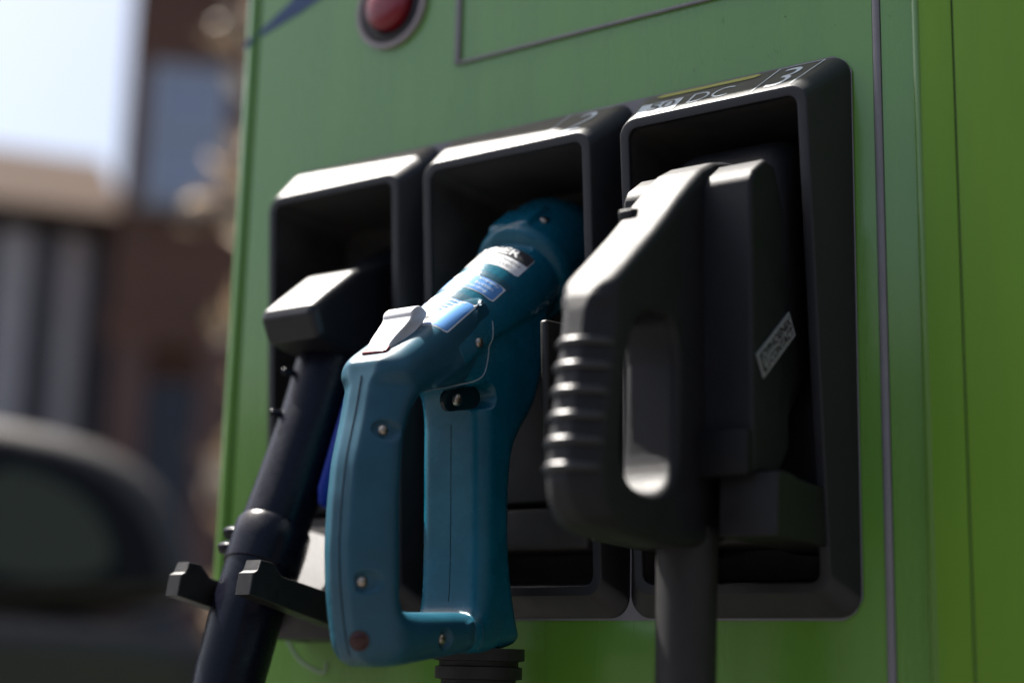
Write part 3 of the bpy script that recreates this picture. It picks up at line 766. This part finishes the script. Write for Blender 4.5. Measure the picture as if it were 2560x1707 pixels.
# tall brick building: its left corner stands at azimuth 50.8 degrees
D1 = 16.0
fr = Frame(46.0, D1, 0)
bxl = -tan(R(50.75 - 46.0)) * D1
BR = empty('brick_building', fr(2, 0, 0), 'tall dark red brick building with pale framed windows behind the green cabinet', 'building')
brick = brick_mat('dark_red_brick', (0.18, 0.066, 0.032), (0.12, 0.047, 0.025), (0.12, 0.09, 0.07), fr.x)
mb = MB(); mb.add(*fr.box(bxl, 9.0, 0, 9, 3.9, 11.4)); mb.build('upper_wall', brick, BR)
mb = MB(); mb.add(*fr.box(bxl + .05, 9.0, 0.12, 9, -.1, 3.9)); mb.build('ground_floor_wall', brick, BR)
mb = MB(); mb.add(*fr.box(bxl - .15, 9.2, -.2, 9.2, 11.4, 11.75)); mb.build('cornice', M['sill'], BR)
mb = MB(); mb.add(*fr.box(bxl - .03, 9.0, -.10, .1, 3.85, 4.12)); mb.build('string_course', brick, BR)
def window(fr, x0, x1, z0, z1, par):
    mb = MB(); t = .07
    mb.add(*fr.box(x0, x0 + t, -.03, .05, z0, z1)); mb.add(*fr.box(x1 - t, x1, -.03, .05, z0, z1))
    mb.add(*fr.box(x0 + t, x1 - t, -.03, .05, z1 - t, z1)); mb.add(*fr.box(x0 + t, x1 - t, -.03, .05, z0, z0 + t))
    mb.add(*fr.box(x0 + t, x1 - t, -.03, .04, (z0 + z1) / 2 - .03, (z0 + z1) / 2 + .03))
    wn = mb.build('window', M['frame'], par)
    for a, b in ((z0 + t, (z0 + z1) / 2 - .03), ((z0 + z1) / 2 + .03, z1 - t)):
        mb = MB(); mb.add(*fr.box(x0 + t, x1 - t, -.012, .0, a, b)); mb.build('pane', M['glass'], wn)
    mb = MB(); mb.add(*fr.box(x0 - .08, x1 + .08, -.12, .02, z0 - .09, z0)); mb.build('sill', M['sill'], wn)
for zz in (5.35, 8.3):
    for xw in (-1.10, 1.1, 3.3, 5.5): window(fr, xw, xw + .82, zz, zz + 1.5, BR)
# shop front at street level: pilasters and dark bays, each a part
x = bxl + .1; k = 0; rr = random.Random(5)
while x < 6:
    wv = rr.uniform(.28, .62)
    mb = MB()
    if k % 2 == 0: mb.add(*fr.box(x, x + wv * .6, -.10, .14, 0, 3.85)); mb.build('pilaster', M['clad_c'], BR); x += wv * .6
    else: mb.add(*fr.box(x, x + wv, -.01, .14, .5, 3.5)); mb.build('shop_bay', M['shop'], BR); x += wv
    k += 1

# low building with a brown roof, further left
fl_ = Frame(55.0, 17.0, 2)
LW = empty('low_building', fl_(0, 0, 0), 'low grey clad building with brown tiled roof left of the brick building', 'building')
xr_ = tan(R(55 - 50.4)) * 17.0
ze = EYE + 17 * tan(R(15.3)); zr = EYE + 20.0 * tan(R(17.4))
mb = MB(); mb.add(*fl_.box(-9, xr_, 0, 6, -.1, ze)); mb.build('wall', M['clad_b'], LW)
V = [fl_(-9.3, -.35, ze), fl_(xr_, -.35, ze), fl_(xr_, 3.0, zr), fl_(-9.3, 3.0, zr), fl_(xr_, 6.3, ze), fl_(-9.3, 6.3, ze), fl_(-9.3, -.35, ze - .15), fl_(xr_, -.35, ze - .15), fl_(xr_, 6.3, ze - .15), fl_(-9.3, 6.3, ze - .15)]
obj('roof', V, [(0, 1, 2, 3), (3, 2, 4, 5), (6, 7, 1, 0), (6, 9, 8, 7), (1, 7, 8, 4, 2), (0, 3, 5, 9, 6), (4, 8, 9, 5)], M['rooftile'], LW)
x = -9.0; rr = random.Random(11); k = 0
seq = [('clad_b', .20), ('clad_a', .34), ('clad_b', .30), ('clad_a', .26), ('clad_c', .22), ('clad_b', .16)]
while x < xr_ - .5:
    nm, wv = seq[k % 6]
    mb = MB(); mb.add(*fl_.box(x + .01, x + wv - .01, -.05 - .01 * (k % 3), 0.02, .05, ze - .2)); mb.build('cladding_panel', M[nm], LW); x += wv; k += 1

# terrace across the road, on the lens's own side (out of view; added to dim the sky and reflect in the panel)
RW = Frame(180.0, 24.0, 0)
TE = empty('unseen_terrace', RW(0, 0, 0), 'unseen dark brick terrace across the road, added for the charging cabinet to reflect', 'building')
brick2 = brick_mat('brown_brick', (0.12, 0.06, 0.045), (0.085, 0.045, 0.036), (0.13, 0.11, 0.10), RW.x)
mb = MB(); mb.add(*RW.box(-60, 45, 0, 8, -.1, 6.6)); mb.build('wall', brick2, TE)
V = [RW(-60.3, -.4, 6.55), RW(45.3, -.4, 6.55), RW(45.3, 4, 8.6), RW(-60.3, 4, 8.6), RW(45.3, 8.4, 6.55), RW(-60.3, 8.4, 6.55)]
obj('roof', V, [(0, 1, 2, 3), (3, 2, 4, 5), (1, 4, 2), (0, 3, 5), (0, 5, 4, 1)], mat('slate_roof', (0.06, 0.06, 0.068), 0.7), TE)
for zz in (1.0, 4.0):
    for k in range(16): window(RW, -40 + k * 4.2, -38.9 + k * 4.2, zz, zz + 1.6, TE)

# dark block out of view on the right, added to cut sky light there
WS = Frame(270.0, 6.5, 0)
WK = empty('unseen_sky_blocker', WS(0, 0, 0), 'unseen low dark block added right of the charging cabinet to cut sky light', 'building')
M['ws'] = mat('blocker_charcoal', (0.030, 0.030, 0.033), 0.7, noise=0.2, nscale=3)
mb = MB(); mb.add(*WS.box(-14, 16, 0, 8, -.1, 5.6)); mb.build('wall', M['ws'], WK)
mb = MB(); mb.add(*WS.box(-14.3, 16.3, -.3, 8.3, 5.6, 5.9)); mb.build('roof', M['shop'], WK)
for k in range(3):
    mb = MB(); mb.add(*WS.box(-9 + k * 6, -5.6 + k * 6, -.04, .05, 0, 3.4)); mb.build('blocker_door', M['shop'], WK)

# parked car, seen from its side, tail to the right
cfz = Frame(46.4, 4.15, 4)
CAR = empty('parked_car', cfz(-2, 0.8, -.12), 'dark grey parked car with tinted side windows left of the green cabinet', 'car')
M['carpaint'] = mat('dark_grey_car_paint', (0.026, 0.021, 0.018), 0.5)
M['carglass'] = mat('tinted_car_glass', (0.052, 0.056, 0.040), 0.25, spec=0.15)
M['carblack'] = mat('car_black_trim', (0.005, 0.005, 0.007), 0.6, spec=0.15)
M['lamp_red'] = mat('dark_tail_lamp', (0.05, 0.008, 0.008), 0.4)
M['tyre'] = mat('tyre_rubber', (0.015, 0.015, 0.015), 0.8)
M['rim'] = mat('alloy_rim', (0.35, 0.35, 0.36), 0.35, metal=1.0)
low = [(.02, .42), (.06, .62), (.02, .86), (-.05, 1.00), (-3.1, 1.00), (-4.05, .90), (-4.22, .70), (-4.2, .38), (-3.9, .25), (-.25, .25)]
up = [(-.03, .985), (-.06, 1.18), (-.17, 1.38), (-.42, 1.48), (-1.1, 1.53), (-1.9, 1.49), (-2.35, 1.40), (-3.15, .985)]
def car_plate(poly, y0, y1, bev, tumble=0.0):
    v, f = plate([(a, b) for a, b in poly], [], 0.0, (y1 - y0) / 2, bev, 4); out = []
    for q in v:
        yy = q.x; zz = q.z
        if tumble and zz > 1.0: yy *= 1 - tumble * (zz - 1.0) / .5
        out.append(cfz(q.y, (y0 + y1) / 2 + yy, zz - .12))
    return out, f
v, f = car_plate(chaikin(low, 2), 0, 1.72, .09); obj('body', v, f, M['carpaint'], CAR, 60)
v, f = car_plate(chaikin(up, 2), .06, 1.66, .06, .20); CAB = obj('cabin', v, f, M['carpaint'], CAR, 60)
def side_glass(poly, name, m, off):
    V = []
    for (a, b) in poly:
        for o in (0, .012):
            yy = .06 - off + o + (b - 1.0) / .5 * .20 * .8 if b > 1 else .06 - off + o
            V.append(cfz(a, yy, b - .12))
    n = len(poly); F = [tuple(2 * i for i in range(n)), tuple(2 * i + 1 for i in range(n))[::-1]] + [(2 * i, 2 * ((i + 1) % n), 2 * ((i + 1) % n) + 1, 2 * i + 1) for i in range(n)]
    return obj(name, V, F, m, CAR, 40)
side_glass(chaikin([(-.12, 1.02), (-.16, 1.22), (-.32, 1.38), (-.62, 1.44), (-1.25, 1.46), (-1.95, 1.43), (-2.3, 1.35), (-2.95, 1.02)], 1), 'window_surround', M['carblack'], .010)
for poly in ([(-.24, 1.07), (-.29, 1.24), (-.42, 1.34), (-.60, 1.37), (-.64, 1.07)], [(-.80, 1.05), (-.74, 1.39), (-1.25, 1.42), (-1.50, 1.415), (-1.50, 1.05)], [(-1.60, 1.05), (-1.60, 1.41), (-1.95, 1.39), (-2.25, 1.31), (-2.75, 1.05)]):
    side_glass(chaikin(poly, 2), 'side_window', M['carglass'], .022)
for xw in (-.80, -3.35):
    for y0, sg in ((.02, -1), (1.52, 1)):
        c0 = cfz(xw, y0 + .09, .20); ax_ = cfz.y
        v, f = tube([c0 - ax_ * .10, c0 - ax_ * .085, c0 + ax_ * .085, c0 + ax_ * .10], [.27, .31, .31, .27], 36); wh = obj('wheel', v, f, M['tyre'], CAR, 40)
        v, f = tube([c0 - ax_ * .108, c0 + ax_ * .108], [.20, .20], 30); obj('rim', v, f, M['rim'], wh, 40)
for xw in (-1.9, -.95):
    mb = MB(); mb.add(*box(cfz(xw, -.006, .80), (.16, .03, .03), cfz.rot(), .008)); mb.build('door_handle', M['carpaint'], CAR, 40)
mb = MB(); mb.add(*box(cfz(-.02, .10, .72), (.10, .14, .16), cfz.rot(), .02)); mb.build('tail_light', M['lamp_red'], CAR, 40)
mb = MB(); mb.add(*box(cfz(-2.72, -.10, .93), (.10, .20, .14), cfz.rot(), .03)); mb.build('wing_mirror', M['carpaint'], CAR, 40)

# slim young tree with dry tan leaves beside the cabinet
TF = Frame(45.3, 5.2, 0)
TR = empty('young_tree', TF(0, 0, -.12), 'slim young tree with dry tan leaves close beside the green cabinet', 'tree')
bark = mat('grey_brown_bark', (0.12, 0.095, 0.075), 0.85, noise=0.4, nscale=20)
mb = MB(); rr = random.Random(21); tips = []
tk = [TF(.05, 0, -.12), TF(.03, .02, .5), TF(.07, 0, 1.1), TF(.02, -.02, 1.7), TF(.06, 0, 2.4), TF(.05, 0, 3.0)]
mb.add(*tube(spline(tk, 4), [.035 - .0014 * k for k in range(len(spline(tk, 4)))], 8)); mb.build('trunk', bark, TR, 60)
mb = MB()
for k in range(30):
    z = .3 + k * .085; a = rr.uniform(0, 2 * pi); l = rr.uniform(.10, .30); b0 = TF(.05, 0, z)
    e = b0 + Vector((cos(a) * l, sin(a) * l, rr.uniform(.08, .3))); m_ = b0.lerp(e, .5) + Vector((0, 0, .04))
    mb.add(*tube([b0, m_, e], [.009, .006, .003], 5)); tips += [m_, e, b0.lerp(e, .75)]
mb.build('branches', bark, TR, 60)
leafm = mat('dry_tan_leaf', (0.46, 0.36, 0.25), 0.35, spec=0.8, noise=0.3, nscale=5)
mb = MB()
for p in tips:
    for q in range(4):
        c = p + Vector((rr.gauss(0, .06), rr.gauss(0, .06), rr.gauss(0, .06))); s = rr.uniform(.050, .085)
        a = Vector((rr.uniform(-1, 1), rr.uniform(-1, 1), rr.uniform(-.4, 1))).normalized(); b = a.cross(Vector((rr.uniform(-1, 1), rr.uniform(-1, 1), rr.uniform(-1, 1)))).normalized()
        nn = a.cross(b)
        mb.add([c - a * s, c - a * s * .2 + b * s * .5 + nn * s * .1, c + a * s, c - a * s * .2 - b * s * .5 + nn * s * .1], [(0, 1, 2), (0, 2, 3)])
mb.build('crown', leafm, TR, kind=None)
